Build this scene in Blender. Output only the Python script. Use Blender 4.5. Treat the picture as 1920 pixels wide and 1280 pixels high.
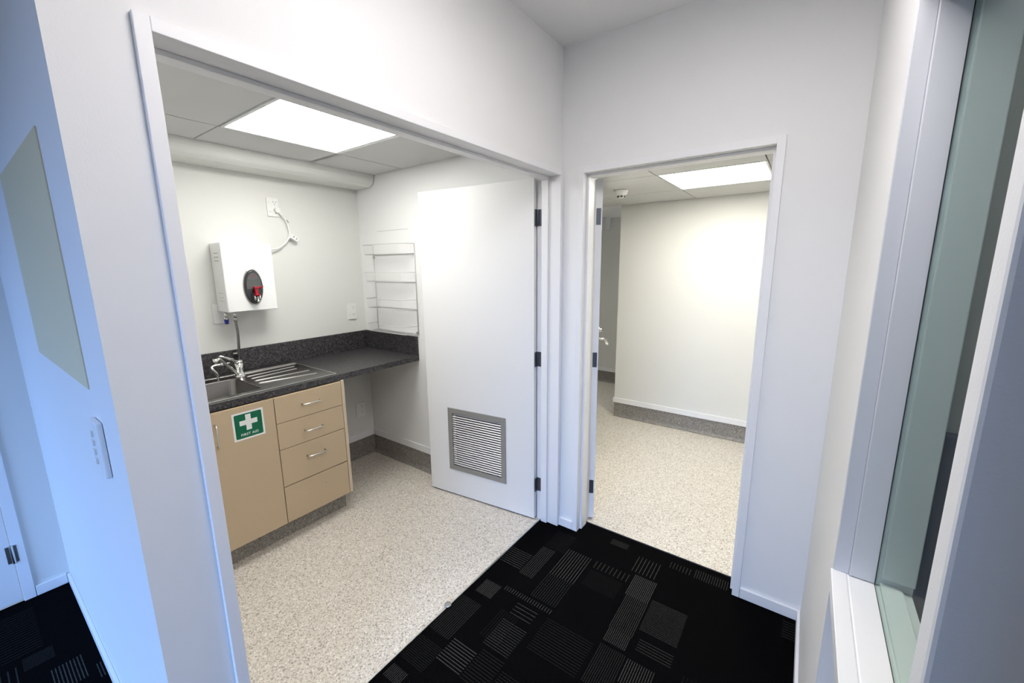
import bpy, bmesh, math, random
from mathutils import Vector, Matrix
random.seed(4)
for o in list(bpy.data.objects): bpy.data.objects.remove(o)
S = bpy.context.scene
COL = S.collection

# ------------------------------------------------------------------ camera
def setup_camera():
    yaw, pitch, roll = .6242, -.1830, -.0101
    fw = Vector((-math.sin(yaw)*math.cos(pitch), math.cos(yaw)*math.cos(pitch), math.sin(pitch)))
    r = fw.cross(Vector((0, 0, 1))).normalized(); u = r.cross(fw)
    c, s = math.cos(roll), math.sin(roll)
    r, u = c*r + s*u, -s*r + c*u
    cam = bpy.data.cameras.new('camera'); ob = bpy.data.objects.new('camera', cam); COL.objects.link(ob)
    cam.sensor_width = 36; cam.lens = 766.1/1920*36; cam.clip_start = .02
    M = Matrix((r, u, -fw)).transposed().to_4x4(); M.translation = Vector((1.0938, -1.9766, 1.5397))
    ob.matrix_world = M; S.camera = ob
setup_camera()
S.view_settings.view_transform = 'Standard'; S.view_settings.look = 'None'
S.view_settings.gamma = 1; S.view_settings.use_curve_mapping = False
S.view_settings.exposure = 0.0
# ------------------------------------------------------------------ world and daylight
w = bpy.data.worlds.new('world'); S.world = w; w.use_nodes = True
w.node_tree.nodes['Background'].inputs[0].default_value = (.45, .65, 1, 1)
w.node_tree.nodes['Background'].inputs[1].default_value = .5
def area(name, loc, target, sx, sy, power, color, spread=math.pi):
    l = bpy.data.lights.new(name, 'AREA'); l.shape = 'RECTANGLE'; l.size = sx; l.size_y = sy
    l.energy = power; l.color = color; l.spread = spread
    o = bpy.data.objects.new(name, l); COL.objects.link(o); o.location = loc
    o.rotation_euler = (Vector(target)-Vector(loc)).to_track_quat('-Z', 'Y').to_euler(); return o
# daylight coming in through the big window of the office behind the camera
area('daylight_sky', (2.7, -11, 4.6), (.6, -2, .9), 7.6, 3.8, 2200, (.27, .49, 1.0))
E_KITCHEN, E_ROOM, E_HALL = 17.5, 25.5, 15.0

# ------------------------------------------------------------------ materials
def mat(name, col, rough=.6, metal=0, spec=.5, bump=0, bscale=200, emit=None, estr=0, var=0, vscale=3):
    m = bpy.data.materials.new(name); m.use_nodes = True; nt = m.node_tree; b = nt.nodes['Principled BSDF']
    b.inputs['Base Color'].default_value = (*col, 1); b.inputs['Roughness'].default_value = rough
    b.inputs['Metallic'].default_value = metal; b.inputs['Specular IOR Level'].default_value = spec
    tc = nt.nodes.new('ShaderNodeTexCoord')
    if var:
        n = nt.nodes.new('ShaderNodeTexNoise'); n.inputs['Scale'].default_value = vscale; n.inputs['Detail'].default_value = 4
        nt.links.new(tc.outputs['Object'], n.inputs['Vector'])
        r = nt.nodes.new('ShaderNodeMapRange'); r.inputs['To Min'].default_value = 1-var; r.inputs['To Max'].default_value = 1+var
        nt.links.new(n.outputs['Fac'], r.inputs['Value'])
        mx = nt.nodes.new('ShaderNodeVectorMath'); mx.operation = 'SCALE'; mx.inputs[0].default_value = col
        nt.links.new(r.outputs[0], mx.inputs['Scale']); nt.links.new(mx.outputs[0], b.inputs['Base Color'])
    if bump:
        n = nt.nodes.new('ShaderNodeTexNoise'); n.inputs['Scale'].default_value = bscale; n.inputs['Detail'].default_value = 3
        nt.links.new(tc.outputs['Object'], n.inputs['Vector'])
        bp = nt.nodes.new('ShaderNodeBump'); bp.inputs['Strength'].default_value = bump; bp.inputs['Distance'].default_value = .001
        nt.links.new(n.outputs['Fac'], bp.inputs['Height']); nt.links.new(bp.outputs[0], b.inputs['Normal'])
    if emit:
        b.inputs['Emission Color'].default_value = (*emit, 1); b.inputs['Emission Strength'].default_value = estr
    return m

def speckle(name, base, flecks, scale, rough=.45, spec=.4):
    """base colour with layers of voronoi flecks: (scale factor, share, colour)"""
    m = bpy.data.materials.new(name); m.use_nodes = True; nt = m.node_tree; L = nt.links; b = nt.nodes['Principled BSDF']
    b.inputs['Roughness'].default_value = rough; b.inputs['Specular IOR Level'].default_value = spec
    tc = nt.nodes.new('ShaderNodeTexCoord'); cur = None
    for k, (sc, share, col) in enumerate(flecks):
        mp = nt.nodes.new('ShaderNodeMapping'); mp.inputs['Location'].default_value = (k*7.3, k*3.1, k*5.7)
        mp.inputs['Rotation'].default_value = (k*.5, k*.7, k*1.1)
        L.new(tc.outputs['Object'], mp.inputs['Vector'])
        nz = nt.nodes.new('ShaderNodeTexNoise'); nz.inputs['Scale'].default_value = scale*sc*1.3; L.new(mp.outputs[0], nz.inputs['Vector'])
        ad = nt.nodes.new('ShaderNodeVectorMath'); ad.operation = 'MULTIPLY_ADD'
        L.new(nz.outputs['Color'], ad.inputs[0]); ad.inputs[1].default_value = (1.6/(scale*sc),)*3; L.new(mp.outputs[0], ad.inputs[2])
        v = nt.nodes.new('ShaderNodeTexVoronoi'); v.inputs['Scale'].default_value = scale*sc; L.new(ad.outputs[0], v.inputs['Vector'])
        sp = nt.nodes.new('ShaderNodeSeparateColor'); L.new(v.outputs['Color'], sp.inputs[0])
        lt = nt.nodes.new('ShaderNodeMapRange'); lt.inputs['From Min'].default_value = share; lt.inputs['From Max'].default_value = share-.06
        L.new(sp.outputs[0], lt.inputs['Value'])
        mx = nt.nodes.new('ShaderNodeMix'); mx.data_type = 'RGBA'
        L.new(lt.outputs[0], mx.inputs['Factor'])
        if cur is None: mx.inputs['A'].default_value = (*base, 1)
        else: L.new(cur, mx.inputs['A'])
        mx.inputs['B'].default_value = (*col, 1); cur = mx.outputs['Result']
    L.new(cur, b.inputs['Base Color'])
    return m

PATCH = [(-0.118, 0.031, -0.455, -0.326, 'x', 9, 0.8), (0.036, 0.117, -0.47, -0.23, 'y', 8, 0.7), (0.162, 0.306, -0.384, -0.168, 'y', 10, 1.0),
 (0.162, 0.301, -0.559, -0.384, 'y', 12, 0.35), (0.037, 0.3, -0.603, -0.576, 'y', 20, 0.8), (0.324, 0.516, -0.222, -0.164, 'y', 9, 0.6),
 (0.495, 0.623, -0.129, -0.004, 'y', 7, 0.8), (0.528, 0.639, -0.294, -0.144, 'y', 14, 1.0), (0.536, 0.641, -0.508, -0.294, 'y', 13, 0.6),
 (0.54, 0.637, -0.582, -0.508, 'y', 13, 0.7), (0.649, 0.804, -0.449, -0.255, 'x', 22, 0.55), (0.668, 0.806, -0.554, -0.487, 'x', 5, 0.6),
 (0.649, 0.758, 0.003, 0.052, 'y', 7, 0.6), (0.77, 0.925, 0.001, 0.067, 'y', 14, 0.6), (0.331, 0.429, 0.005, 0.053, 'x', 5, 0.7),
 (-0.069, 0.025, -0.688, -0.599, 'y', 12, 0.9), (-0.101, 0.016, -0.958, -0.74, 'y', 12, 0.45), (0.029, 0.154, -1.046, -0.931, 'x', 9, 1.0),
 (0.139, 0.265, -0.885, -0.735, 'x', 13, 0.55), (0.143, 0.253, -0.704, -0.623, 'x', 4, 0.6), (-0.091, -0.006, -1.208, -1.153, 'y', 11, 0.7),
 (0.655, 0.766, -0.716, -0.603, 'y', 12, 0.8), (1.148, 1.2, -0.142, -0.036, 'x', 7, 0.4), (-1.167, -1.014, -1.954, -1.865, 'x', 9, 1.0),
 (-1.059, -0.966, -1.844, -1.816, 'x', 3, 0.9), (-1.328, -1.242, -2.012, -1.929, 'y', 10, 0.4),
 (.30, .52, -.80, -.62, 'x', 14, .22), (.28, .47, -1.15, -.93, 'x', 20, .2), (-.1, .03, -1.12, -1.0, 'x', 14, .18), (.16, .27, -1.05, -.9, 'x', 12, .25),
 (.66, .80, -.94, -.75, 'x', 12, .25), (.54, .65, -.79, -.60, 'y', 13, .3), (.85, .99, -.75, -.55, 'y', 10, .15),
 (-1.7, -1.35, -2.2, -1.95, 'y', 18, .3), (-1.3, -1.05, -2.3, -2.02, 'x', 14, .5), (-.95, -.7, -2.25, -1.9, 'y', 14, .5),
 (.33, .5, -.36, -.24, 'x', 12, .12), (.04, .16, -.22, -.06, 'x', 10, .2), (.10, .2, -.86, -.70, 'y', 8, .15)]
def carpet_mat():
    m = bpy.data.materials.new('carpet'); m.use_nodes = True; nt = m.node_tree; L = nt.links; b = nt.nodes['Principled BSDF']
    b.inputs['Roughness'].default_value = 1; b.inputs['Specular IOR Level'].default_value = .02
    tc = nt.nodes.new('ShaderNodeTexCoord'); sx = nt.nodes.new('ShaderNodeSeparateXYZ'); L.new(tc.outputs['Object'], sx.inputs[0])
    def M(op, a, c=None, d=None):
        n = nt.nodes.new('ShaderNodeMath'); n.operation = op
        for i, v in enumerate((a, c, d)):
            if v is None: continue
            if isinstance(v, (int, float)): n.inputs[i].default_value = v
            else: L.new(v, n.inputs[i])
        return n.outputs[0]
    X, Y = sx.outputs[0], sx.outputs[1]; acc = None
    for x0, x1, y0, y1, d, n, s in PATCH:
        # box mask: |x-c| < h
        mx = M('LESS_THAN', M('ABSOLUTE', M('SUBTRACT', X, (x0+x1)/2)), (x1-x0)/2)
        my = M('LESS_THAN', M('ABSOLUTE', M('SUBTRACT', Y, (y0+y1)/2)), (y1-y0)/2)
        k = Y if d == 'x' else X; lo, hi = (y0, y1) if d == 'x' else (x0, x1)
        fr = M('FRACT', M('MULTIPLY', M('SUBTRACT', k, lo), n/(hi-lo)))
        duty = min(.5, .0035*n/(hi-lo))
        st = M('LESS_THAN', M('ABSOLUTE', M('SUBTRACT', fr, .5)), duty/2 if duty > .2 else .1)
        v = M('MULTIPLY', M('MULTIPLY', mx, my), M('MULTIPLY', st, s))
        acc = v if acc is None else M('MAXIMUM', acc, v)
    # broken-up threads
    nz = nt.nodes.new('ShaderNodeTexNoise'); nz.inputs['Scale'].default_value = 160; L.new(tc.outputs['Object'], nz.inputs['Vector'])
    br = nt.nodes.new('ShaderNodeMapRange'); br.inputs['From Min'].default_value = .35; br.inputs['From Max'].default_value = .6
    br.inputs['To Min'].default_value = .45; L.new(nz.outputs['Fac'], br.inputs['Value'])
    fac = M('MULTIPLY', acc, br.outputs[0])
    # fine ribbing of the loop pile and tiny flecks
    rib = M('MULTIPLY', M('LESS_THAN', M('FRACT', M('MULTIPLY', Y, 180)), .4), .03)
    v2 = nt.nodes.new('ShaderNodeTexNoise'); v2.inputs['Scale'].default_value = 600; L.new(tc.outputs['Object'], v2.inputs['Vector'])
    rib2 = M('MULTIPLY', M('GREATER_THAN', v2.outputs['Fac'], .64), .06)
    fac = M('MINIMUM', M('ADD', fac, M('ADD', rib, rib2)), 1)
    mx = nt.nodes.new('ShaderNodeMix'); mx.data_type = 'RGBA'; L.new(fac, mx.inputs['Factor'])
    mx.inputs['A'].default_value = (.0018, .0018, .002, 1); mx.inputs['B'].default_value = (.06, .058, .053, 1)
    L.new(mx.outputs['Result'], b.inputs['Base Color'])
    bp = nt.nodes.new('ShaderNodeBump'); bp.inputs['Strength'].default_value = .5; bp.inputs['Distance'].default_value = .002
    L.new(v2.outputs['Fac'], bp.inputs['Height']); L.new(bp.outputs[0], b.inputs['Normal'])
    return m

WALL = mat('wall_paint', (.84, .84, .835), .65, spec=.3, bump=.25, bscale=260, var=.01)
WALLK = mat('kitchen_wall_paint', (.76, .76, .73), .55, spec=.35, bump=.25, bscale=260, var=.01)
TRIM = mat('gloss_trim_paint', (.85, .85, .86), .4, spec=.45, bump=.08, bscale=60)
TRIMW = mat('window_frame_paint', (.66, .67, .71), .4, spec=.45)
DOORP = mat('door_paint', (.82, .82, .82), .38, spec=.45, bump=.1, bscale=90)
TILE = mat('ceiling_tile', (.66, .66, .65), .9, spec=.1, bump=.3, bscale=400, var=.015, vscale=300)
CEIL = mat('ceiling_paint', (.88, .88, .88), .8, spec=.2)
GAP = mat('ceiling_void', (.05, .05, .05), .9)
BLOCKER_DARK = mat('light_blocker_charcoal', (.05, .05, .055), .6, spec=.3, bump=.2, bscale=200, var=.03, vscale=8)  # dark so the added blocker bounces little light
VINYL = speckle('speckled_vinyl', (.66, .61, .53), [(1, .32, (.77, .725, .65)), (1.15, .22, (.50, .45, .39)), (.9, .13, (.33, .295, .255)), (1.3, .05, (.11, .095, .08)), (.8, .10, (.84, .81, .75))], 210, .38, .45)
COVE = speckle('grey_speckled_vinyl', (.27, .25, .225), [(1, .3, (.35, .33, .30)), (1.15, .25, (.20, .18, .165)), (.9, .12, (.12, .11, .10)), (1.3, .05, (.05, .045, .04)), (.8, .08, (.45, .43, .40))], 210, .45, .4)
LAM = speckle('dark_granite_laminate', (.030, .028, .031), [(1, .3, (.075, .070, .072)), (1.2, .18, (.115, .108, .108)), (.9, .25, (.012, .012, .013)), (1.4, .06, (.20, .19, .19))], 170, .33, .5)
CARPET = carpet_mat()
BEIGE = mat('beige_cabinet_board', (.55, .43, .285), .45, spec=.4, bump=.05, bscale=300)
BEIGE_EDGE = mat('beige_edge_strip', (.64, .53, .39), .45)
STEEL = mat('brushed_steel', (.26, .25, .24), .24, 1, var=.06, vscale=30)
CHROME = mat('chrome', (.78, .77, .75), .12, 1)
SATIN = mat('satin_steel', (.66, .65, .62), .28, 1)
HINGE = mat('dark_steel_hinge', (.13, .14, .16), .42, .8)
ALU = mat('grey_aluminium', (.33, .33, .32), .42, .5)
ALUL = mat('pale_aluminium', (.68, .68, .66), .4, .3)
PLAST = mat('white_plastic', (.84, .84, .82), .3)
PLASTD = mat('shadow_plastic', (.35, .35, .34), .5)
BLACK = mat('black_plastic', (.02, .02, .022), .3)
ENAM = mat('white_enamel', (.88, .88, .87), .25, spec=.5)
DGREY = mat('charcoal_plastic', (.035, .036, .040), .3)
MGREY = mat('grey_plastic', (.11, .11, .115), .35)
LCD = mat('lcd_glass', (.09, .105, .10), .12)
RED = mat('red_plastic', (.45, .01, .025), .25)
REDD = mat('dull_red_print', (.28, .05, .06), .4)
BLUE = mat('blue_plastic', (.02, .03, .30), .35)
WIRE = mat('white_coated_wire', (.62, .62, .61), .3, spec=.5)
GREEN = mat('safety_green_print', (.0, .135, .062), .4)
WHITEP = mat('white_print', (.85, .86, .84), .4)
SCUFF = mat('dark_scuff', (.06, .06, .06), .8)
BOARD = mat('grey_green_board', (.74, .66, .44), .55, spec=.3)
NAVY = mat('navy_partition_fabric', (.05, .065, .13), .9)
GREYW = mat('grey_green_wall', (.50, .52, .50), .7)
EMK = mat('lit_diffuser_kitchenette', (.9, .9, .9), .5, emit=(1, .99, .94), estr=E_KITCHEN)
EMR = mat('lit_diffuser_room', (.9, .9, .9), .5, emit=(1, .97, .88), estr=E_ROOM)
EMH = mat('lit_diffuser_hall', (.9, .9, .9), .5, emit=(1, .95, .94), estr=E_HALL)
EMO = mat('fill_diffuser_office', (.9, .9, .9), .5, emit=(1, .97, .95), estr=8)
EMW = mat('fill_diffuser_side_room', (.9, .9, .9), .5, emit=(1, 1, .97), estr=3)
EMP = mat('fill_diffuser_passage', (.9, .9, .9), .5, emit=(1, .97, .88), estr=12)
def glass_mat():
    m = bpy.data.materials.new('window_glass'); m.use_nodes = True; nt = m.node_tree; nt.nodes.clear()
    o = nt.nodes.new('ShaderNodeOutputMaterial'); t = nt.nodes.new('ShaderNodeBsdfTransparent'); t.inputs[0].default_value = (.86, .91, .885, 1)
    g = nt.nodes.new('ShaderNodeBsdfGlossy'); g.inputs['Roughness'].default_value = .02
    x = nt.nodes.new('ShaderNodeMixShader'); x.inputs[0].default_value = .05; nt.links.new(t.outputs[0], x.inputs[1]); nt.links.new(g.outputs[0], x.inputs[2])
    nt.links.new(x.outputs[0], o.inputs[0]); return m
GLASS = glass_mat()

# ------------------------------------------------------------------ mesh helpers
def box(bm, x0, x1, y0, y1, z0, z1, mi=0, M=None):
    vs = [bm.verts.new((x, y, z)) for x in (x0, x1) for y in (y0, y1) for z in (z0, z1)]
    if M: 
        for v in vs: v.co = M @ v.co
    for f in ((0, 1, 3, 2), (4, 6, 7, 5), (0, 4, 5, 1), (2, 3, 7, 6), (0, 2, 6, 4), (1, 5, 7, 3)):
        fc = bm.faces.new([vs[i] for i in f]); fc.material_index = mi
    return vs
def prism(bm, pts, axis, a, b, mi=0):
    """extrude 2D outline along axis; pts in the two other axes (in xyz order)"""
    def mk(p, t):
        if axis == 'x': return (t, p[0], p[1])
        if axis == 'y': return (p[0], t, p[1])
        return (p[0], p[1], t)
    A = [bm.verts.new(mk(p, a)) for p in pts]; B = [bm.verts.new(mk(p, b)) for p in pts]
    n = len(pts)
    for f in [A[::-1], B] + [[A[i], A[(i+1) % n], B[(i+1) % n], B[i]] for i in range(n)]:
        fc = bm.faces.new(f); fc.material_index = mi
def tube(bm, pts, r, seg=10, mi=0, cap=True, closed=False):
    pts = [Vector(p) for p in pts]; n = len(pts); rings = []
    R = r if isinstance(r, (list, tuple)) else [r]*n
    prev = None
    for i, p in enumerate(pts):
        if closed: t = (pts[(i+1) % n]-pts[i-1]).normalized()
        else: t = (pts[min(i+1, n-1)]-pts[max(i-1, 0)]).normalized()
        if prev is None:
            a = Vector((0, 0, 1)) if abs(t.z) < .9 else Vector((1, 0, 0))
            u = t.cross(a).normalized()
        else: u = (prev - t*prev.dot(t)).normalized()
        prev = u; v = t.cross(u)
        rings.append([bm.verts.new(p + R[i]*(math.cos(2*math.pi*k/seg)*u + math.sin(2*math.pi*k/seg)*v)) for k in range(seg)])
    m = n if closed else n-1
    for i in range(m):
        a, b = rings[i], rings[(i+1) % n]
        for k in range(seg):
            f = bm.faces.new((a[k], a[(k+1) % seg], b[(k+1) % seg], b[k])); f.material_index = mi; f.smooth = True
    if cap and not closed:
        for rg, s in ((rings[0], -1), (rings[-1], 1)):
            f = bm.faces.new(rg[::s]); f.material_index = mi
def lathe(bm, c, prof, axis='z', seg=24, mi=0, sy=1.0):
    """prof: (radius, height) list; axis the spin axis; sy squashes second radial axis"""
    c = Vector(c); rings = []
    for r, h in prof:
        rg = []
        for k in range(seg):
            a, b = r*math.cos(2*math.pi*k/seg), r*sy*math.sin(2*math.pi*k/seg)
            d = {'z': (a, b, h), 'x': (h, a, b), 'y': (a, h, b)}[axis]
            rg.append(bm.verts.new(c+Vector(d)))
        rings.append(rg)
    for i in range(len(rings)-1):
        for k in range(seg):
            f = bm.faces.new((rings[i][k], rings[i][(k+1) % seg], rings[i+1][(k+1) % seg], rings[i+1][k])); f.smooth = True; f.material_index = mi
    for rg in (rings[0], rings[-1]):
        if prof[0][0] > 0:
            try: bm.faces.new(rg).material_index = mi
            except ValueError: pass
def spline(P, n=8):
    P = [Vector(p) for p in P]; out = []
    Q = [2*P[0]-P[1]] + P + [2*P[-1]-P[-2]]
    for i in range(1, len(Q)-2):
        for k in range(n):
            t = k/n; a, b, c, d = Q[i-1], Q[i], Q[i+1], Q[i+2]
            out.append(.5*((2*b)+(-a+c)*t+(2*a-5*b+4*c-d)*t*t+(-a+3*b-3*c+d)*t**3))
    out.append(P[-1]); return out
class MB:
    def __init__(s): s.bm = bmesh.new()
    def box(s, *a, **k): box(s.bm, *a, **k); return s
    def prism(s, *a, **k): prism(s.bm, *a, **k); return s
    def tube(s, *a, **k): tube(s.bm, *a, **k); return s
    def lathe(s, *a, **k): lathe(s.bm, *a, **k); return s
    def build(s, name, mats, parent=None, bevel=0, kind=None, segs=2, label=None):
        bmesh.ops.recalc_face_normals(s.bm, faces=s.bm.faces)
        me = bpy.data.meshes.new(name); s.bm.to_mesh(me); s.bm.free()
        for m in (mats if isinstance(mats, (list, tuple)) else [mats]): me.materials.append(m)
        o = bpy.data.objects.new(name, me); COL.objects.link(o)
        if parent:
            o.parent = parent
            me.transform(Matrix.Translation(-origin(parent)))
        if bevel:
            bv = o.modifiers.new('bevel', 'BEVEL'); bv.width = bevel; bv.segments = segs; bv.limit_method = 'ANGLE'; bv.angle_limit = .7
        if kind: o['kind'] = kind
        if label: o['label'] = label
        return o
def origin(p):
    v = Vector((0, 0, 0))
    while p: v += p.location; p = p.parent
    return v
def thing(name, label, cat, loc, group=None):
    o = bpy.data.objects.new(name, None); COL.objects.link(o); o.location = loc; o.empty_display_size = .05
    o['label'] = label; o['category'] = cat
    if group: o['group'] = group
    return o
def struct(name, mb, m, bevel=0): return mb.build(name, m, None, bevel, 'structure')
ST = 'structure'

# ------------------------------------------------------------------ the shell
H = 2.593; ZK = 2.199; ZR = 2.092
# floors
struct('floor', MB().box(-1.786, 5, -5.2, -1.535, -.06, 0).box(-.11, 1.28, -1.535, 0, -.06, 0).box(.08, .99, 0, .108, -.06, 0).box(1.28, 5, -1.535, 1.0, -.06, 0), CARPET)
struct('floor', MB().box(-1.786, -.11, -1.70, .0, -.06, .002), VINYL)
struct('floor', MB().box(-1.95, 1.75, .108, 3.2, -.06, .002), VINYL)
struct('trim_threshold', MB().box(-.112, -.104, -1.659, -.03, 0, .005), SATIN, .001)
struct('trim_threshold', MB().box(.131, .944, .105, .109, 0, .004), GAP)
# wall A (left): stub, header
struct('wall_left', MB().box(-.12, 0, -1.81, -1.686, 0, H).box(-.12, 0, -1.686, 0, 2.021, H), WALL)
# wall B (back): splits kitchenette side, pier and header, right part
struct('wall_back', MB().box(-1.786, -.12, 0, .14, 0, H).box(-.12, .101, 0, .14, 0, H).box(.101, .974, 0, .14, 2.022, H).box(.974, 1.342, 0, .14, 0, H), WALL)
struct('wall_back', MB().box(1.342, 5, 0, .14, 0, H), GREYW)
# wall C (right), window from y -.85 to -1.5
struct('wall_right', MB().box(1.207, 1.342, -.85, 0, 0, H).box(1.207, 1.342, -1.5, -.85, 2.0305, H).box(1.28, 1.342, -1.5, -.85, 0, .80), WALL)
# near partition end on the right
struct('wall_front_right', MB().box(1.207, 4.0, -1.536, -1.50, 0, H), WALL, .004)
# wall D, facing the office
struct('wall_front_left', MB().box(-1.786, -.12, -1.81, -1.70, 0, H), WALL)
# long wall at the far left: kitchenette back wall + office side wall
struct('wall_far_left', MB().box(-1.9, -1.786, -1.966, 3.2, 0, H).box(-1.9, -1.786, -5.2, -2.80, 0, H).box(-1.9, -1.786, -2.80, -1.966, 2.02, H), WALLK)
# room B walls
struct('wall_partition', MB().box(-.418, 1.75, 1.925, 2.03, .0, ZR+.03), WALLK)
struct('wall_passage_back', MB().box(-1.9, 1.75, 3.052, 3.2, 0, ZR+.2), WALLK)
struct('wall_room_right', MB().box(1.65, 1.75, .14, 1.925, 0, ZR+.2), WALLK)
# office behind the camera
struct('wall_office_back', MB().box(-1.786, 5, -5.3, -5.2, 0, .55).box(-1.786, 5, -5.3, -5.2, 2.35, H).box(-1.786, -1.2, -5.3, -5.2, .55, 2.35).box(3.6, 5, -5.3, -5.2, .55, 2.35), WALL)
struct('wall_office_right', MB().box(4.9, 5, -5.2, 1, 0, H), WALL)
struct('wall_light_blocker', MB().box(1.165, 2.1, -2.75, -1.995, 0, H).box(1.9, 2.1, -1.995, -1.5365, 0, H), BLOCKER_DARK)  # added out of view to keep daylight off the near partition face
# ceilings
struct('ceiling', MB().box(-1.9, 5, -5.3, .14, H, H+.08), CEIL)

def tiles(name, xs, ys, z, hole, m):
    """lay-in ceiling: boards with 5 mm shadow gaps over a dark void"""
    mb = MB(); g = .0036
    for i in range(len(xs)-1):
        for j in range(len(ys)-1):
            if (i, j) in hole: continue
            mb.box(xs[i]+g, xs[i+1]-g, ys[j]+g, ys[j+1]-g, z, z+.015, 0)
    mb.box(xs[0], xs[-1], ys[0], ys[-1], z+.06, z+.065, 1)
    return struct(name, mb, [m, GAP])
tiles('ceiling_kitchenette', [-1.555, -1.234, -.634, -.12], [-1.70, -1.094, -.48, -.003], ZK, {(1, 1)}, TILE)
# the boards beside the light run through without a joint at y -.48
struct('ceiling_kitchenette', MB().box(-1.231, -.637, -.505, -.452, ZK-.0005, ZK+.010).box(-1.5505, -1.2385, -.49, -.47, ZK, ZK+.01).box(-.631, -.122, -.49, -.47, ZK, ZK+.01), TILE)
tiles('ceiling_room', [-1.78, -.95, -.356, .247, .85, 1.65], [.142, .772, 1.395, 1.923], ZR, {(3, 1)}, TILE)
struct('ceiling_passage', MB().box(-1.786, 1.65, 2.03, 3.052, 2.115, 2.16), CEIL)
# boxed duct along the kitchenette's back wall
struct('trim_duct', MB().prism([(-1.7855, 2.117), (-1.60, 2.117), (-1.565, 2.135), (-1.555, 2.165), (-1.555, 2.26), (-1.7855, 2.26)], 'y', -1.70, -.001), WALLK, .012)
struct('trim_duct', MB().box(-1.786, -.99, 2.90, 3.05, 1.97, 2.114), WALLK)

# ---- door frames (liner boards 12 mm proud, with a stop)
def frame_x(name, y0, y1, z, w, xf, xb, s0, s1):   # opening in an x = const wall
    m = MB()
    m.box(xb, xf, y0-w, y0, 0, z+w).box(xb, xf, y1, y1+w-.001, 0, z+w).box(xb, xf, y0, y1, z, z+w)
    m.box(s0, s1, y0, y0+.012, 0, z).box(s0, s1, y1-.012, y1, 0, z).box(s0, s1, y0+.012, y1-.012, z-.012, z)
    return struct(name, m, TRIM, .0015)
def frame_y(name, x0, x1, z, w, yf, yb, s0, s1):
    m = MB()
    m.box(x0-w, x0, yf, yb, 0, z+w).box(x1, x1+w, yf, yb, 0, z+w).box(x0, x1, yf, yb, z, z+w)
    m.box(x0, x0+.012, s0, s1, 0, z).box(x1-.012, x1, s0, s1, 0, z).box(x0+.012, x1-.012, s0, s1, z-.012, z)
    return struct(name, m, TRIM, .0015)
frame_x('trim_doorframe_kitchenette', -1.659, -.030, 1.994, .0273, .012, -.132, -.097, -.058)
frame_y('trim_doorframe_room', .131, .944, 1.992, .030, -.012, .152, .027, .093)
m = MB(); m.box(-1.786, -1.774, -1.966, -1.928, 0, 2.04).box(-1.786, -1.774, -2.84, -2.802, 0, 2.04).box(-1.786, -1.774, -2.802, -1.966, 2.002, 2.04)
struct('trim_doorframe_office', m, TRIM, .0015)

# ---- skirtings
def sk(name, *b, z0=0, z1=.05): struct(name, MB().box(*b, z0, z1), TRIM, .002)
sk('baseboard_back', .0, .100, -.012, -.0005)
sk('baseboard_back', .975, 1.206, -.012, -.0005)
sk('baseboard_right', 1.195, 1.2065, -.85, -.013)
sk('baseboard_left', .0005, .012, -1.81, -1.687)
sk('baseboard_front_left', -1.774, .0, -1.822, -1.8105)
sk('baseboard_far_left', -1.7855, -1.774, -1.926, -1.823)
sk('baseboard_kitchenette', -1.774, -.14, -.012, -.0005, z0=.148, z1=.2)
sk('baseboard_kitchenette', -1.7855, -1.774, -1.69, -.0005, z0=.148, z1=.2)
sk('baseboard_partition', -.43, 1.64, 1.913, 1.9245, z0=.146, z1=.196)
sk('baseboard_partition', -.43, -.4185, 1.9245, 2.03, z0=.146, z1=.196)
sk('baseboard_passage', -1.78, 1.64, 3.04, 3.0515, z0=.146, z1=.196)
def cove(name, axis, a, b, c, sgn, h=.147, m=COVE):
    """coved vinyl skirting: c = wall plane, sgn = direction into the room"""
    R = .028; t = .003
    P = [(c+sgn*.0003, .0022), (c+sgn*.0003, h), (c+sgn*t, h)] + [(c+sgn*(t+R-R*math.cos(k*math.pi/12)), .004+R-R*math.sin(k*math.pi/12)) for k in range(7)] + [(c+sgn*(t+R), .0022)]
    struct(name, MB().prism(P, axis, a, b), m)
cove('baseboard_cove', 'y', -1.69, -.004, -1.786, 1)
cove('baseboard_cove', 'x', -1.7825, -.14, 0, -1)
cove('baseboard_cove', 'x', -.418, 1.64, 1.925, -1)
cove('baseboard_cove', 'x', -1.78, 1.64, 3.052, -1)

# ---- doors
def leafM(P, D):
    D = Vector((*D, 0)).normalized(); N = Vector((-D.y, D.x, 0))
    M = Matrix((D, N, Vector((0, 0, 1)))).transposed().to_4x4(); M.translation = Vector((*P, 0)); return M
# kitchenette door (hinged at the right jamb, swung in)
MA = leafM((-.133, -.061), (-math.cos(.118), -math.sin(.118)))     # local x along the leaf, y = into room towards camera
TH = .036
mb = MB()
v0, v1, z0, z1 = .202, .622, .202, .616
for b in ((0, .80, .014, z0), (0, .80, z1, 1.992), (0, v0, z0, z1), (v1, .80, z0, z1)):
    mb.box(b[0], b[1], -TH, 0, b[2], b[3], M=MA)
door1 = struct('door_1', mb, DOORP, 0)
mb = MB(); a, b, c, d, f = .192, .632, .192, .626, .034
for q in ((a, b, c, c+f), (a, b, d-f, d), (a, a+f, c+f, d-f), (b-f, b, c+f, d-f)):
    mb.box(q[0], q[1], .0005, .005, q[2], q[3], M=MA)
grille = mb.build('vent_frame', ALU, door1, .001)
mb = MB(); n = 23; p = (d-c-2*f)/n
for i in range(n):
    z = c+f+i*p
    R = MA @ Matrix.Translation((0, -.003, z+p*.5)) @ Matrix.Rotation(math.radians(-38), 4, 'X')
    mb.box(a+f, b-f, -.0042, .0042, -.001, .001, M=R)
mb.build('vent_slats', ALUL, grille)
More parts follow.
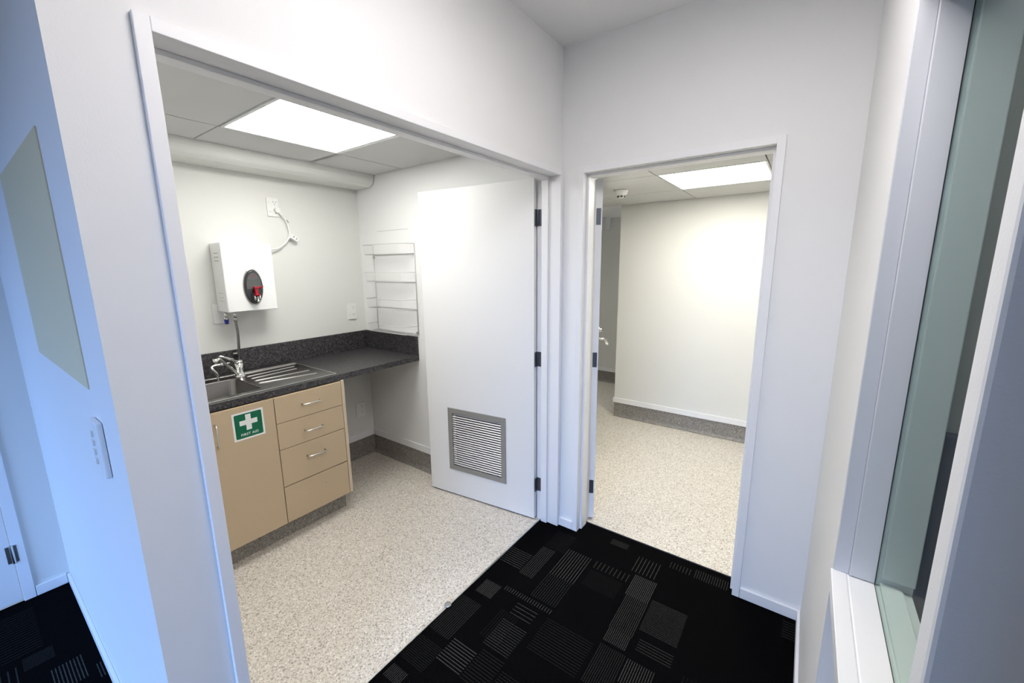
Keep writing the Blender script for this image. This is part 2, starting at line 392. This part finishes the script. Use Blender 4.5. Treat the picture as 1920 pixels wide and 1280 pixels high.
mb = MB(); mb.box(a+f, b-f, -TH+.002, -TH+.004, c+f, d-f, M=MA); mb.build('vent_backing', BLACK, grille)
for z in (1.793, 1.012, .233):
    m = MB(); m.box(-.1285, -.1270, -.058, -.033, z-.043, z+.043).box(-.124, -.100, -.0328, -.0305, z-.043, z+.043)
    m.tube([(-.1272, -.0315, z-.043), (-.1272, -.0315, z+.043)], .0035, 12); m.build('hinge', HINGE, door1, .0006)
# room door (hinged at the left jamb, opened past a right angle, seen end on)
DB = Vector((-.41, .912)).normalized(); MBd = leafM((.163, .1535), DB)   # local y: to the left of direction
mb = MB(); mb.box(0, .78, 0, TH, .014, 1.985, M=MBd); door2 = struct('door_2', mb, DOORP, .001)
def leverset(parent, M, s, z, side):
    """side -1: right-hand face (y<0), +1: left-hand face (y>TH)"""
    y = 0 if side < 0 else TH; q = -1 if side < 0 else 1
    P = lambda a, b, c: M @ Vector((a, y+q*b, c))
    mb = MB(); mb.tube([P(s, 0, z), P(s, .008, z)], .025, 20)
    mb.tube([P(s, .008, z), P(s, .05, z)], .009, 14)
    mb.tube(spline([P(s, .046, z), P(s-.03, .056, z), P(s-.08, .058, z-.002), P(s-.115, .064, z-.012), P(s-.125, .07, z-.018)], 5), .0075, 12)
    return mb.build('door_handle', SATIN, parent)
leverset(door2, MBd, .715, 1.003, -1); leverset(door2, MBd, .715, 1.003, 1)
mb = MB()
for q, y in ((-1, 0), (1, TH)):
    mb.tube([MBd @ Vector((.715, y, 1.07)), MBd @ Vector((.715, y+q*.012, 1.07))], .024, 20)
    mb.tube([MBd @ Vector((.715, y+q*.012, 1.07)), MBd @ Vector((.715, y+q*.028, 1.07))], .013, 16)
mb.build('deadlock_cylinder', SATIN, door2)
for z in (1.795, 1.007, .22):
    m = MB(); m.box(-.0015, .001, .006, .031, z-.043, z+.043, M=MBd); m.tube([(.1255, .1405, z-.043), (.1255, .1405, z+.043)], .005, 12)
    m.build('hinge', HINGE, door2, .0006)
# closed door in the far left wall
mb = MB(); mb.box(-1.826, -1.7775, -2.800, -1.9685, .012, 2.0); door3 = struct('door_3', mb, DOORP, .0015)
mb = MB(); mb.tube([(-1.772, -1.967, .205), (-1.772, -1.967, .295)], .0065, 12)
mb.box(-1.7775, -1.7735, -1.985, -1.969, .208, .292).box(-1.774, -1.7725, -1.965, -1.95, .208, .292); mb.build('hinge', SATIN, door3, .0006)

# ---- interior window in the right wall
mb = MB()
mb.box(1.207, 1.236, -.8535, -.8497, .832, 2.03)                       # plastered lip
mb.box(1.236, 1.342, -.860, -.8497, .834, 2.000)                        # jamb
mb.box(1.236, 1.342, -1.4995, -.8497, 2.000, 2.03)                     # head
mb.box(1.236, 1.342, -1.4995, -1.488, .834, 2.000)
mb.box(1.288, 1.342, -.872, -.860, .858, 2.000)                         # stop beyond the glass
win = struct('window_1', mb, TRIMW, .002)
mb = MB(); mb.prism([(1.203, .798), (1.203, .832), (1.231, .832), (1.233, .830), (1.235, .832), (1.342, .832), (1.342, .798)], 'y', -1.4995, -.8497)
mb.build('window_sill', TRIM, win, .0015)
mb = MB(); mb.box(1.288, 1.325, -1.4995, -.8605, .832, .842).build('inner_sill_strip', TRIM, win, .001)
mb = MB(); mb.box(1.281, 1.285, -1.488, -.861, .833, 2.000).build('window_pane', GLASS, win)
mb = MB(); mb.box(1.2795, 1.2805, -1.488, -.8605, .8325, .8345).box(1.2795, 1.281, -.8625, -.8605, .8325, 2.000).build('glazing_gasket', BLACK, win)
# the room beyond it
struct('wall_office_panel', MB().box(1.36, 3.2, -.06, -.005, 0, .955), NAVY)

# ------------------------------------------------------------------ lights
def panel(x0, x1, y0, y1, z, em, label, frame=.012, proud=.002):
    t = thing('ceiling_light', label, 'ceiling light', ((x0+x1)/2, (y0+y1)/2, z))
    m = MB(); f = frame; zt = z+.05
    for q in ((x0-f, x1+f, y0-f, y0), (x0-f, x1+f, y1, y1+f), (x0-f, x0, y0, y1), (x1, x1+f, y0, y1)): m.box(*q, z-proud, zt)
    m.build('frame', TRIM, t, .001)
    MB().box(x0+.0005, x1-.0005, y0+.0005, y1-.0005, z+.001, z+.006).build('diffuser', em, t)
panel(-1.216, -.660, -1.073, -.494, ZK, EMK, 'square flat lit panel light in the kitchenette ceiling above the bench', .014)
panel(.262, .836, .790, 1.380, ZR, EMR, 'bright flat lit panel light in the ceiling of the room through the right doorway', .012)
panel(.54, 1.14, -1.56, -.96, H-.035, EMH, 'flat lit panel light on the hallway ceiling overhead', .012)
panel(.30, .90, -3.5, -2.9, H-.035, EMO, 'added fill panel light, out of view on the office ceiling', .012)  # added fill, unseen: lifts the left wall
panel(1.7, 2.3, -1.48, -.90, H-.035, EMW, 'added fill panel light, out of view in the room beyond the interior window', .012)  # added fill, unseen: brightens what shows through the glass
panel(.7, 1.3, 2.2, 2.8, 2.113, EMP, 'added fill panel light hidden behind the bright partition wall', .012)  # added fill, kept out of sight: brightens the passage
t = thing('downlight', 'small round lit downlight glimpsed through the gap beside the open right door', 'ceiling light', (-.414, 1.30, ZR))
MB().lathe((-.414, 1.30, ZR-.004), [(.045, .004), (.045, 0), (.036, -.001), (.034, .003)], seg=24).build('bezel', TRIM, t)
MB().lathe((-.414, 1.30, ZR-.003), [(.034, .001), (.034, -.001)], seg=24).build('diffuser', EMR, t)
# smoke detector
t = thing('smoke_detector', 'round white smoke detector on the ceiling of the room through the right doorway', 'smoke detector', (-.12, 1.14, ZR))
MB().lathe((-.12, 1.14, ZR), [(.052, 0), (.052, -.010), (.048, -.013), (.046, -.026), (.030, -.040)], seg=32).build('base', PLAST, t)
m = MB(); m.lathe((-.12, 1.14, ZR-.0405), [(.026, 0), (.024, -.012), (.016, -.016)], seg=24)
m.build('sensor_cap', PLAST, t)
m = MB()
for k in range(6):
    a = k*math.pi/3; R = Matrix.Translation((-.12, 1.14, ZR-.047)) @ Matrix.Rotation(a, 4, 'Z'); m.box(.0245, .028, -.008, .008, -.005, .005, M=R)
m.build('sensor_slots', BLACK, t)

# ------------------------------------------------------------------ kitchenette bench
# worktop with a cut-out for the bowl
XF = -1.17; bx0, bx1, by0, by1 = -1.612, -1.245, -1.45, -1.035
t = thing('benchtop', 'dark speckled granite-look benchtop with upstands along two walls', 'benchtop', (-1.47, -.85, .86))
m = MB()
m.box(-1.7855, XF, -1.69, by0-.003, .864, .90).box(-1.7855, XF, by1+.003, -.001, .864, .90)
m.box(-1.7855, bx0-.003, by0-.003, by1+.003, .864, .90).box(bx1+.003, XF, by0-.003, by1+.003, .864, .90)
m.build('worktop', LAM, t)
MB().box(-1.7855, -1.773, -1.69, -.001, .9003, 1.042).build('upstand', LAM, t, .001)
MB().box(-1.773, XF, -.013, -.001, .9003, 1.042).build('upstand', LAM, t, .001)
# sink
t = thing('sink', 'stainless steel sink with bowl and ribbed drainer set in the benchtop', 'sink', (-1.44, -1.1, .9))
sx0, sx1, sy0, sy1 = -1.70, -1.195, -1.62, -.640; zt = .9035
m = MB()
m.box(sx0, sx1, sy0, by0, .9004, zt).box(sx0, sx1, by1, sy1, .9004, zt).box(sx0, bx0, by0, by1, .9004, zt).box(bx1, sx1, by0, by1, .9004, zt)
m.build('rim', STEEL, t, .0012)
m = MB()
for q in ((sx0-.002, sx0+.004, sy0, sy1), (sx1-.004, sx1+.001, sy0, sy1), (sx0, sx1, sy1-.004, sy1+.002)): m.box(*q, .9004, .906)
m.build('raised_edge', SATIN, t, .002)
def rr(x0, x1, y0, y1, r, n=6):
    P = []
    for cx, cy, a0 in ((x1-r, y1-r, 0), (x0+r, y1-r, 90), (x0+r, y0+r, 180), (x1-r, y0+r, 270)):
        for k in range(n+1):
            a = math.radians(a0+90*k/n); P.append((cx+r*math.cos(a), cy+r*math.sin(a)))
    return P
def bowl(bm, x0, x1, y0, y1, depth):
    rings = []
    for (ins, z, r) in ((0, .9035, .035), (.003, .897, .035), (.008, .9-depth+.03, .04), (.018, .9-depth+.008, .045), (.04, .9-depth, .05), (.12, .9-depth-.003, .03)):
        rings.append([bm.verts.new((px, py, z)) for px, py in rr(x0+ins, x1-ins, y0+ins, y1-ins, r)])
    for a, b in zip(rings, rings[1:]):
        for k in range(len(a)):
            f = bm.faces.new((a[k], a[(k+1) % len(a)], b[(k+1) % len(a)], b[k])); f.smooth = True
    bm.faces.new(rings[-1])
    # corner infill at rim level
    out = rr(x0, x1, y0, y1, .0004)
    A = [bm.verts.new((px, py, .9035)) for px, py in out]
    for k in range(len(A)): bm.faces.new((A[k], A[(k+1) % len(A)], rings[0][(k+1) % len(A)], rings[0][k]))
m = MB(); bowl(m.bm, bx0, bx1, by0, by1, .15); m.build('bowl', STEEL, t)
m = MB(); m.lathe((-1.43, -1.24, .748), [(.042, 0), (.040, .003), (.026, .002), (.022, -.002)], seg=24); m.build('drain', CHROME, t)
m = MB()
for a, b in (((-1.660, -.985), (-1.667, -.645)), ((-1.575, -.985), (-1.60, -.69)), ((-1.505, -.99), (-1.527, -.712)), ((-1.435, -1.00), (-1.414, -.69)), ((-1.365, -1.01), (-1.308, -.70))):
    m.tube([(a[0], a[1], .9025), (a[0], a[1]+.01, .9043), (b[0], b[1]-.01, .9043), (b[0], b[1], .9025)], .0026, 8)
m.build('drainer_ribs', SATIN, t)
# mixer tap
t = thing('mixer_tap', 'chrome single lever mixer tap at the back of the sink', 'tap', (-1.605, -1.008, .9))
m = MB(); m.lathe((-1.612, -1.005, .904), [(.029, 0), (.029, .005), (.024, .009), (.022, .05), (.0215, .085)], seg=24); m.build('tap_body', CHROME, t)
m = MB(); m.tube(spline([(-1.600, -1.022, .925), (-1.575, -1.055, .965), (-1.545, -1.10, 1.015), (-1.528, -1.125, 1.043), (-1.522, -1.136, 1.046)], 6), .0085, 12)
m.tube([(-1.522, -1.148, 1.050), (-1.521, -1.149, 1.022)], [.0125, .0115], 16); m.build('spout', CHROME, t)
m = MB(); m.lathe((-1.612, -1.005, .9895), [(.0225, 0), (.0225, .008), (.016, .016), (.004, .019)], seg=24)
m.tube([(-1.606, -1.010, 1.000), (-1.58, -1.055, 1.024), (-1.552, -1.115, 1.057)], [.010, .008, .0055], 12); m.build('lever', CHROME, t)
# little filter tap
t = thing('filter_tap', 'small curved chrome tap beside the mixer over the sink bowl', 'tap', (-1.66, -1.107, .9))
m = MB(); m.tube(spline([(-1.655, -1.105, .904), (-1.652, -1.107, .935), (-1.656, -1.122, .963), (-1.665, -1.125, .978), (-1.668, -1.105, .985), (-1.668, -1.08, .985)], 6), .0072, 12); m.build('spout', CHROME, t)
m = MB(); m.tube([(-1.668, -1.08, .985), (-1.668, -1.066, .985)], .011, 16); m.tube([(-1.668, -1.03, .985), (-1.668, -1.055, .985)], .006, 12); m.tube([(-1.668, -1.092, .99), (-1.664, -1.098, 1.004)], .006, 10); m.build('valve', CHROME, t)

# cabinets
zf0, zf1 = .123, .860
def dhandle(parent, c, L, axis, mt=SATIN, r=.0042, out=.026):
    x, y, z = c; h = L/2; R = .008
    P = [(x, -h, 0), (x+out-R, -h, 0), (x+out, -h+R, 0), (x+out, h-R, 0), (x+out-R, h, 0), (x, h, 0)]
    P = [(a, y+b, z) if axis == 'y' else (a, y, z+b) for a, b, _ in P]
    m = MB(); m.tube(P, r, 10); return m.build('handle', mt, parent)
t = thing('sink_cabinet', 'beige cupboard under the sink with a first aid sticker on its door', 'cabinet', (-1.47, -1.36, 0))
m = MB(); m.box(-1.765, -1.182, -1.69, -1.675, zf0, zf1).box(-1.765, -1.182, -1.045, -1.032, zf0, .735).box(-1.765, -1.182, -1.675, -1.045, zf0, zf0+.016).box(-1.765, -1.182, -1.675, -1.045, .68, .682)
m.box(-1.235, -1.182, -1.675, -1.045, .70, .716); m.build('body', BEIGE, t)
m = MB(); m.box(-1.179, -1.160, -1.338, -1.030, zf0, zf1-.002); dr = m.build('door', BEIGE, t, .001)
dhandle(dr, (-1.160, -1.305, .742), .11, 'z')
m = MB(); m.box(-1.179, -1.160, -1.688, -1.342, zf0, zf1-.002); dr2 = m.build('door', BEIGE, t, .001)
dhandle(dr2, (-1.160, -1.375, .742), .11, 'z')
# first aid sticker, on the door: white sheet, green field, cross and words in one mesh
def sticker(parent):
    m = MB(); y0, y1, z0, z1 = -1.231, -1.086, .683, .828; X = -1.1598
    def flat(P, x, mi):
        A = [m.bm.verts.new((x, p[0], p[1])) for p in P]; m.bm.faces.new(A).material_index = mi
    prism(m.bm, rr(y0, y1, z0, z1, .002), 'x', X, X+.0005, 0)
    flat(rr(y0+.009, y1-.009, z0+.009, z1-.009, .006), X+.0007, 1)
    cy, cz, L, w = (y0+y1)/2, z0+.088, .041, .0125
    flat([(cy-w, cz-L), (cy+w, cz-L), (cy+w, cz-w), (cy+L, cz-w), (cy+L, cz+w), (cy+w, cz+w), (cy+w, cz+L), (cy-w, cz+L), (cy-w, cz+w), (cy-L, cz+w), (cy-L, cz-w), (cy-w, cz-w)], X+.0009, 0)
    cu = bpy.data.curves.new('lettering', 'FONT'); cu.body = 'FIRST AID'; cu.size = .0178; cu.align_x = 'CENTER'; cu.align_y = 'CENTER'; cu.offset = .0003; cu.space_character = 1.08
    ob = bpy.data.objects.new('lettering', cu); COL.objects.link(ob)
    bpy.context.view_layer.update()
    me = bpy.data.meshes.new_from_object(ob.evaluated_get(bpy.context.evaluated_depsgraph_get()))
    base = [m.bm.verts.new((X+.0009, cy+v.co.x, z0+.026+v.co.y)) for v in me.vertices]
    for p in me.polygons:
        try: m.bm.faces.new([base[i] for i in p.vertices]).material_index = 0
        except ValueError: pass
    bpy.data.objects.remove(ob); bpy.data.meshes.remove(me)
    o = m.build('first_aid_sticker', [WHITEP, GREEN], parent, label='green and white FIRST AID sticker with a cross')
sticker(dr)
t = thing('drawer_cabinet', 'beige drawer unit beside the open knee space under the benchtop', 'cabinet', (-1.47, -.82, 0))
m = MB(); m.box(-1.765, -1.158, -.637, -.618, zf0, .8635).build('side_panel', BEIGE_EDGE, t, .0012)
m = MB(); m.box(-1.765, -1.182, -1.030, -1.018, zf0, zf1).box(-1.765, -1.182, -1.018, -.638, zf0, zf0+.016).box(-1.765, -1.182, -1.018, -.638, .84, .856).box(-1.22, -1.19, -1.018, -.638, .2, .84); m.build('body', BEIGE, t)
for za, zb, lab in ((.7115, zf1-.002, 0), (.560, .7085, 0), (.3425, .557, 0), (zf0, .337, 1)):
    m = MB(); m.box(-1.179, -1.160, -1.0265, -.6395, za, zb); d = m.build('drawer', BEIGE, t, .001)
    if lab:
        d['label'] = 'bottom drawer with its handle missing, two screws left'
        for y, z in ((-.885, .262), (-.787, .262)):
            MB().lathe((-1.160, y, z), [(.0045, 0), (.004, .002), (.001, .003)], axis='x', seg=12).build('screw', SATIN, d)
    else: dhandle(d, (-1.160, -.830, {.7115: .785, .560: .628, .3425: .473}[za]), .104, 'y')
struct('baseboard_cabinet', MB().box(-1.25, -1.231, -1.69, -.632, .0022, .121).box(-1.75, -1.25, -.65, -.632, .0022, .121), COVE)

# ------------------------------------------------------------------ wall water boiler
hy0, hy1, hz0, hz1, hx = -1.014, -.737, 1.287, 1.687, -1.63
t = boiler = thing('water_boiler', 'white wall-mounted instant water boiler with an oval control panel above the sink', 'water heater', (-1.786, -.875, 1.287))
m = MB(); m.box(-1.785, hx, hy0, hy1, hz0, hz1); body = m.build('casing', ENAM, t, .005)
m = MB()
for z in (1.628, 1.606, 1.584): m.box(-1.735, -1.672, hy0-.0006, hy0+.001, z-.0025, z+.0025)
m.build('vent_slots', PLASTD, body)
m = MB()
for z in (1.372, 1.352, 1.398): m.box(-1.735, -1.672, hy0-.0006, hy0+.001, z-.0012, z+.0012)
m.build('vent_slots', PLASTD, body)
cy, cz = -.868, 1.43
m = MB(); m.lathe((hx, cy, cz), [(.0555, .0002), (.0555, .004), (.053, .006)], axis='x', seg=48, sy=1.98); m.build('chrome_ring', SATIN, t)
m = MB(); m.lathe((hx, cy, cz), [(.0515, .001), (.0515, .010), (.047, .017)], axis='x', seg=48, sy=2.0); pan = m.build('control_panel', DGREY, t)
m = MB()
P = [(cy+.041*math.cos(a), cz+.0855*math.sin(a)) for a in [math.radians(k) for k in range(-8, 189, 7)]]
m.prism(P, 'x', hx+.0172, hx+.0185); m.build('fascia', MGREY, pan)
MB().box(hx+.0186, hx+.0195, cy-.029, cy+.028, cz+.018, cz+.046).build('display', LCD, pan)
MB().lathe((hx+.0186, cy, cz+.063), [(.009, 0), (.009, .0006)], axis='x', seg=20, sy=.45).build('red_emblem', REDD, pan)
m = MB(); m.tube([(hx+.012, cy+.002, 1.372), (hx+.035, cy+.002, 1.372)], .024, 20); m.build('tap_collar', BLACK, pan)
m = MB(); m.box(hx+.020, hx+.052, cy-.011, cy+.013, 1.424, 1.432).box(hx+.028, hx+.046, cy-.007, cy+.009, 1.386, 1.425).box(hx+.022, hx+.054, cy-.013, cy+.014, 1.381, 1.388)
m.tube([(hx+.045, cy+.015, 1.424), (hx+.068, cy+.028, 1.433)], [.006, .0035], 10); m.build('tap_lever', RED, t, .001)
m = MB()
for k in (-.010, 0.004, .016): m.tube([(hx+.038, cy+k, 1.381), (hx+.040, cy+k, 1.352)], .0055, 10)
m.tube([(hx+.043, cy+.004, 1.353), (hx+.043, cy+.004, 1.339)], [.0075, .006], 12); m.build('tap_nozzle', CHROME, t)
m = MB(); m.tube([(-1.72, -1.0, 1.286), (-1.72, -1.0, 1.250)], .0095, 14).tube([(-1.72, -1.0, 1.252), (-1.72, -1.0, 1.240)], .0135, 8); m.build('inlet_fitting', CHROME, t)
m = MB(); m.tube([(-1.72, -1.0, 1.240), (-1.718, -1.0, 1.212)], [.013, .010], 12); m.build('blue_valve_cap', BLUE, t)
m = MB(); m.tube([(-1.72, -.952, 1.286), (-1.72, -.952, 1.248)], .009, 14).tube([(-1.72, -.952, 1.248), (-1.72, -.952, 1.228)], .0125, 8); m.build('outlet_fitting', CHROME, t)
m = MB(); m.tube(spline([(-1.762, -.588, 1.881), (-1.763, -.563, 1.845), (-1.765, -.548, 1.79), (-1.765, -.55, 1.755), (-1.765, -.568, 1.72), (-1.762, -.61, 1.682), (-1.755, -.66, 1.662), (-1.75, -.736, 1.655)], 8), [.0055]*57, 10); cord = m.build('power_cord', PLAST, boiler)
m = MB(); m.tube([(-1.777, -.612, 1.911), (-1.752, -.611, 1.910)], [.017, .0145], 20); m.tube([(-1.762, -.605, 1.903), (-1.762, -.585, 1.878)], [.0095, .006], 12); m.build('plug', PLAST, cord)
m = MB(); R = Matrix.Translation((-1.755, -.528, 1.738)) @ Matrix.Rotation(math.radians(-32), 4, 'X')
m.box(-.018, .016, -.022, .022, -.014, .014, M=R); m.box(.016, .0165, -.014, -.006, -.004, .009, mi=1, M=R).box(.016, .0165, .008, .014, -.007, .008, mi=1, M=R); m.build('connector', [PLAST, PLASTD], cord, .003)
m = MB(); R = Matrix.Translation((-1.760, -.556, 1.845)) @ Matrix.Rotation(math.radians(35), 4, 'X'); m.box(-.006, .003, -.004, .004, -.010, .010, M=R); m.build('cable_tag', PLASTD, cord)

t = thing('braided_hose', 'braided steel hose hanging from the water boiler down to the bench', 'hose', (-1.72, -.955, .905))
m = MB(); m.tube(spline([(-1.72, -.952, 1.227), (-1.722, -.948, 1.15), (-1.73, -.951, 1.05), (-1.735, -.955, .985), (-1.735, -.975, .93), (-1.735, -.978, .905)], 8), .0075, 12); m.build('hose', STEEL, t)
m = MB(); m.tube([(-1.772, -.972, 1.018), (-1.772, -.925, 1.018)], .007, 10); m.box(-1.772, -1.74, -.955, -.943, 1.012, 1.024); m.build('clip', SATIN, t)

# ------------------------------------------------------------------ power points
def outlet(name_label, y0, y1, z0, z1, x, grp=None, rows=2, plate=PLAST):
    t = thing('power_point', name_label, 'power point', (x, (y0+y1)/2, (z0+z1)/2))
    MB().box(x+.0005, x+.0095, y0, y1, z0, z1).build('faceplate', plate, t, .003)
    w, h = y1-y0, z1-z0
    for zc in (z0+h*.73, z0+h*.27):
        m = MB(); m.box(x+.009, x+.0125, y0+w*.14, y0+w*.38, zc-.004, zc+.011).build('rocker', PLAST, t, .001)
        m = MB(); c = y0+w*.68
        for dy, dz, an in ((-.0085, .006, .5), (.0085, .006, -.5), (0, -.009, 0)):
            m.box(-.0003, .0006, -.0013, .0013, -.0042, .0042, M=Matrix.Translation((x+.009, c+dy, zc+dz)) @ Matrix.Rotation(an, 4, 'X'))
        m.build('socket_slots', SCUFF, t)
    return t
outlet('white double power point high on the kitchenette wall with the boiler plug in it', -.668, -.596, 1.870, 1.988, -1.786)
outlet('white double power point on the wall just above the benchtop corner', -.160, -.084, 1.142, 1.266, -1.786)
outlet('white double power point low in the knee space under the benchtop', -.158, -.076, .338, .455, -1.786)
t = thing('blank_plate', 'blank white wall plate half hidden behind the water boiler', 'wall plate', (-1.786, -1.03, 1.25))
MB().box(-1.7855, -1.779, -1.045, -.99, 1.215, 1.33).build('plate', PLAST, t, .002)
# boiler lead
# ------------------------------------------------------------------ wire rack
rx0, rx1, ry = -1.62, -1.158, -.100
t = thing('wire_rack', 'white four-tier wire basket rack on the wall over the benchtop', 'rack', (-1.39, -.005, 1.06))
for x in (rx0, rx1):
    m = MB(); m.tube([(x, -.006, 1.060), (x, -.006, 1.702)], .0030, 8); m.build('upright', WIRE, t)
for zt_, zb_ in ((1.700, 1.632), (1.502, 1.436), (1.309, 1.240), (1.118, 1.062)):
    m = MB(); W = .0024; yf = ry
    fx0, fx1 = rx0+.004, rx1-.045
    m.tube([(rx0, -.006, zt_), (fx0, yf, zt_), ((fx0+fx1)/2, yf-.012, zt_+.001), (fx1, yf, zt_), (rx1, -.006, zt_)], W, 8)
    m.tube([(rx0, -.008, zb_), (fx0+.01, yf+.01, zb_), (fx1, yf+.01, zb_), (rx1, -.008, zb_)], W, 8)
    m.tube([(rx0, -.008, zb_), (rx1, -.008, zb_)], W*1.2, 8)
    bk = m.build('basket', WIRE, t)
    m = MB()
    for k in range(31):
        u = k/30; xf = fx0+.006+(fx1-fx0-.012)*u; xb = rx0+.006+(rx1-rx0-.012)*u; yb = yf-.012*math.sin(math.pi*u)*.9
        m.tube([(xb, -.009, zb_+.001), (xf, yf+.010, zb_+.001), (xf, yb, zt_)], .0007, 5)
    for q in (.3, .62): m.tube([(rx0, -.008+(yf+.01)*q, zb_), (rx1-.03*q, -.008+(yf+.01)*q, zb_)], .0010, 5)
    m.build('fine_wires', WIRE, bk)
for x, z in ((rx1-.012, 1.63), (rx0+.004, 1.612), (rx1-.012, 1.072)):
    m = MB(); m.tube([(x, -.001, z), (x, -.014, z)], .007, 12); m.build('mounting_clip', SATIN, t)
# thin grey line on the wall above it
mk = MB(); mk.box(-1.563, -1.217, -.0012, -.0004, 1.8005, 1.8025).build('thin_wall_line', PLASTD, bpy.data.objects['wall_back'])

# ------------------------------------------------------------------ left foreground wall fittings
t = thing('light_switch', 'white light switch plate with rockers on the bluish wall at far left', 'light switch', (-.19, -1.81, 1.14))
MB().box(-.228, -.153, -1.822, -1.8105, 1.072, 1.205).build('faceplate', PLAST, t, .004)
for k in range(4):
    z = 1.098+k*.022; MB().box(-.216, -.200, -1.8265, -1.822, z, z+.014).build('rocker', PLAST, t, .001)
t = thing('flat_wall_panel', 'flat grey-green rectangle on the bluish wall above the light switch', 'wall panel', (-.6, -1.81, 1.55))
MB().box(-.985, -.222, -1.8125, -1.8104, 1.271, 1.831).build('panel', BOARD, t)
# door strike dome on the threshold
t = thing('door_stop', 'small round metal floor stop on the edge of the black carpet', 'door stop', (-.108, -.834, 0))
MB().lathe((-.108, -.834, .0), [(.0165, .0052), (.0165, .011), (.0150, .0135)], seg=28).build('base', SATIN, t)
MB().lathe((-.108, -.834, .0), [(.0145, .0135), (.0140, .0155), (.009, .0165)], seg=28).build('cap', ALU, t)
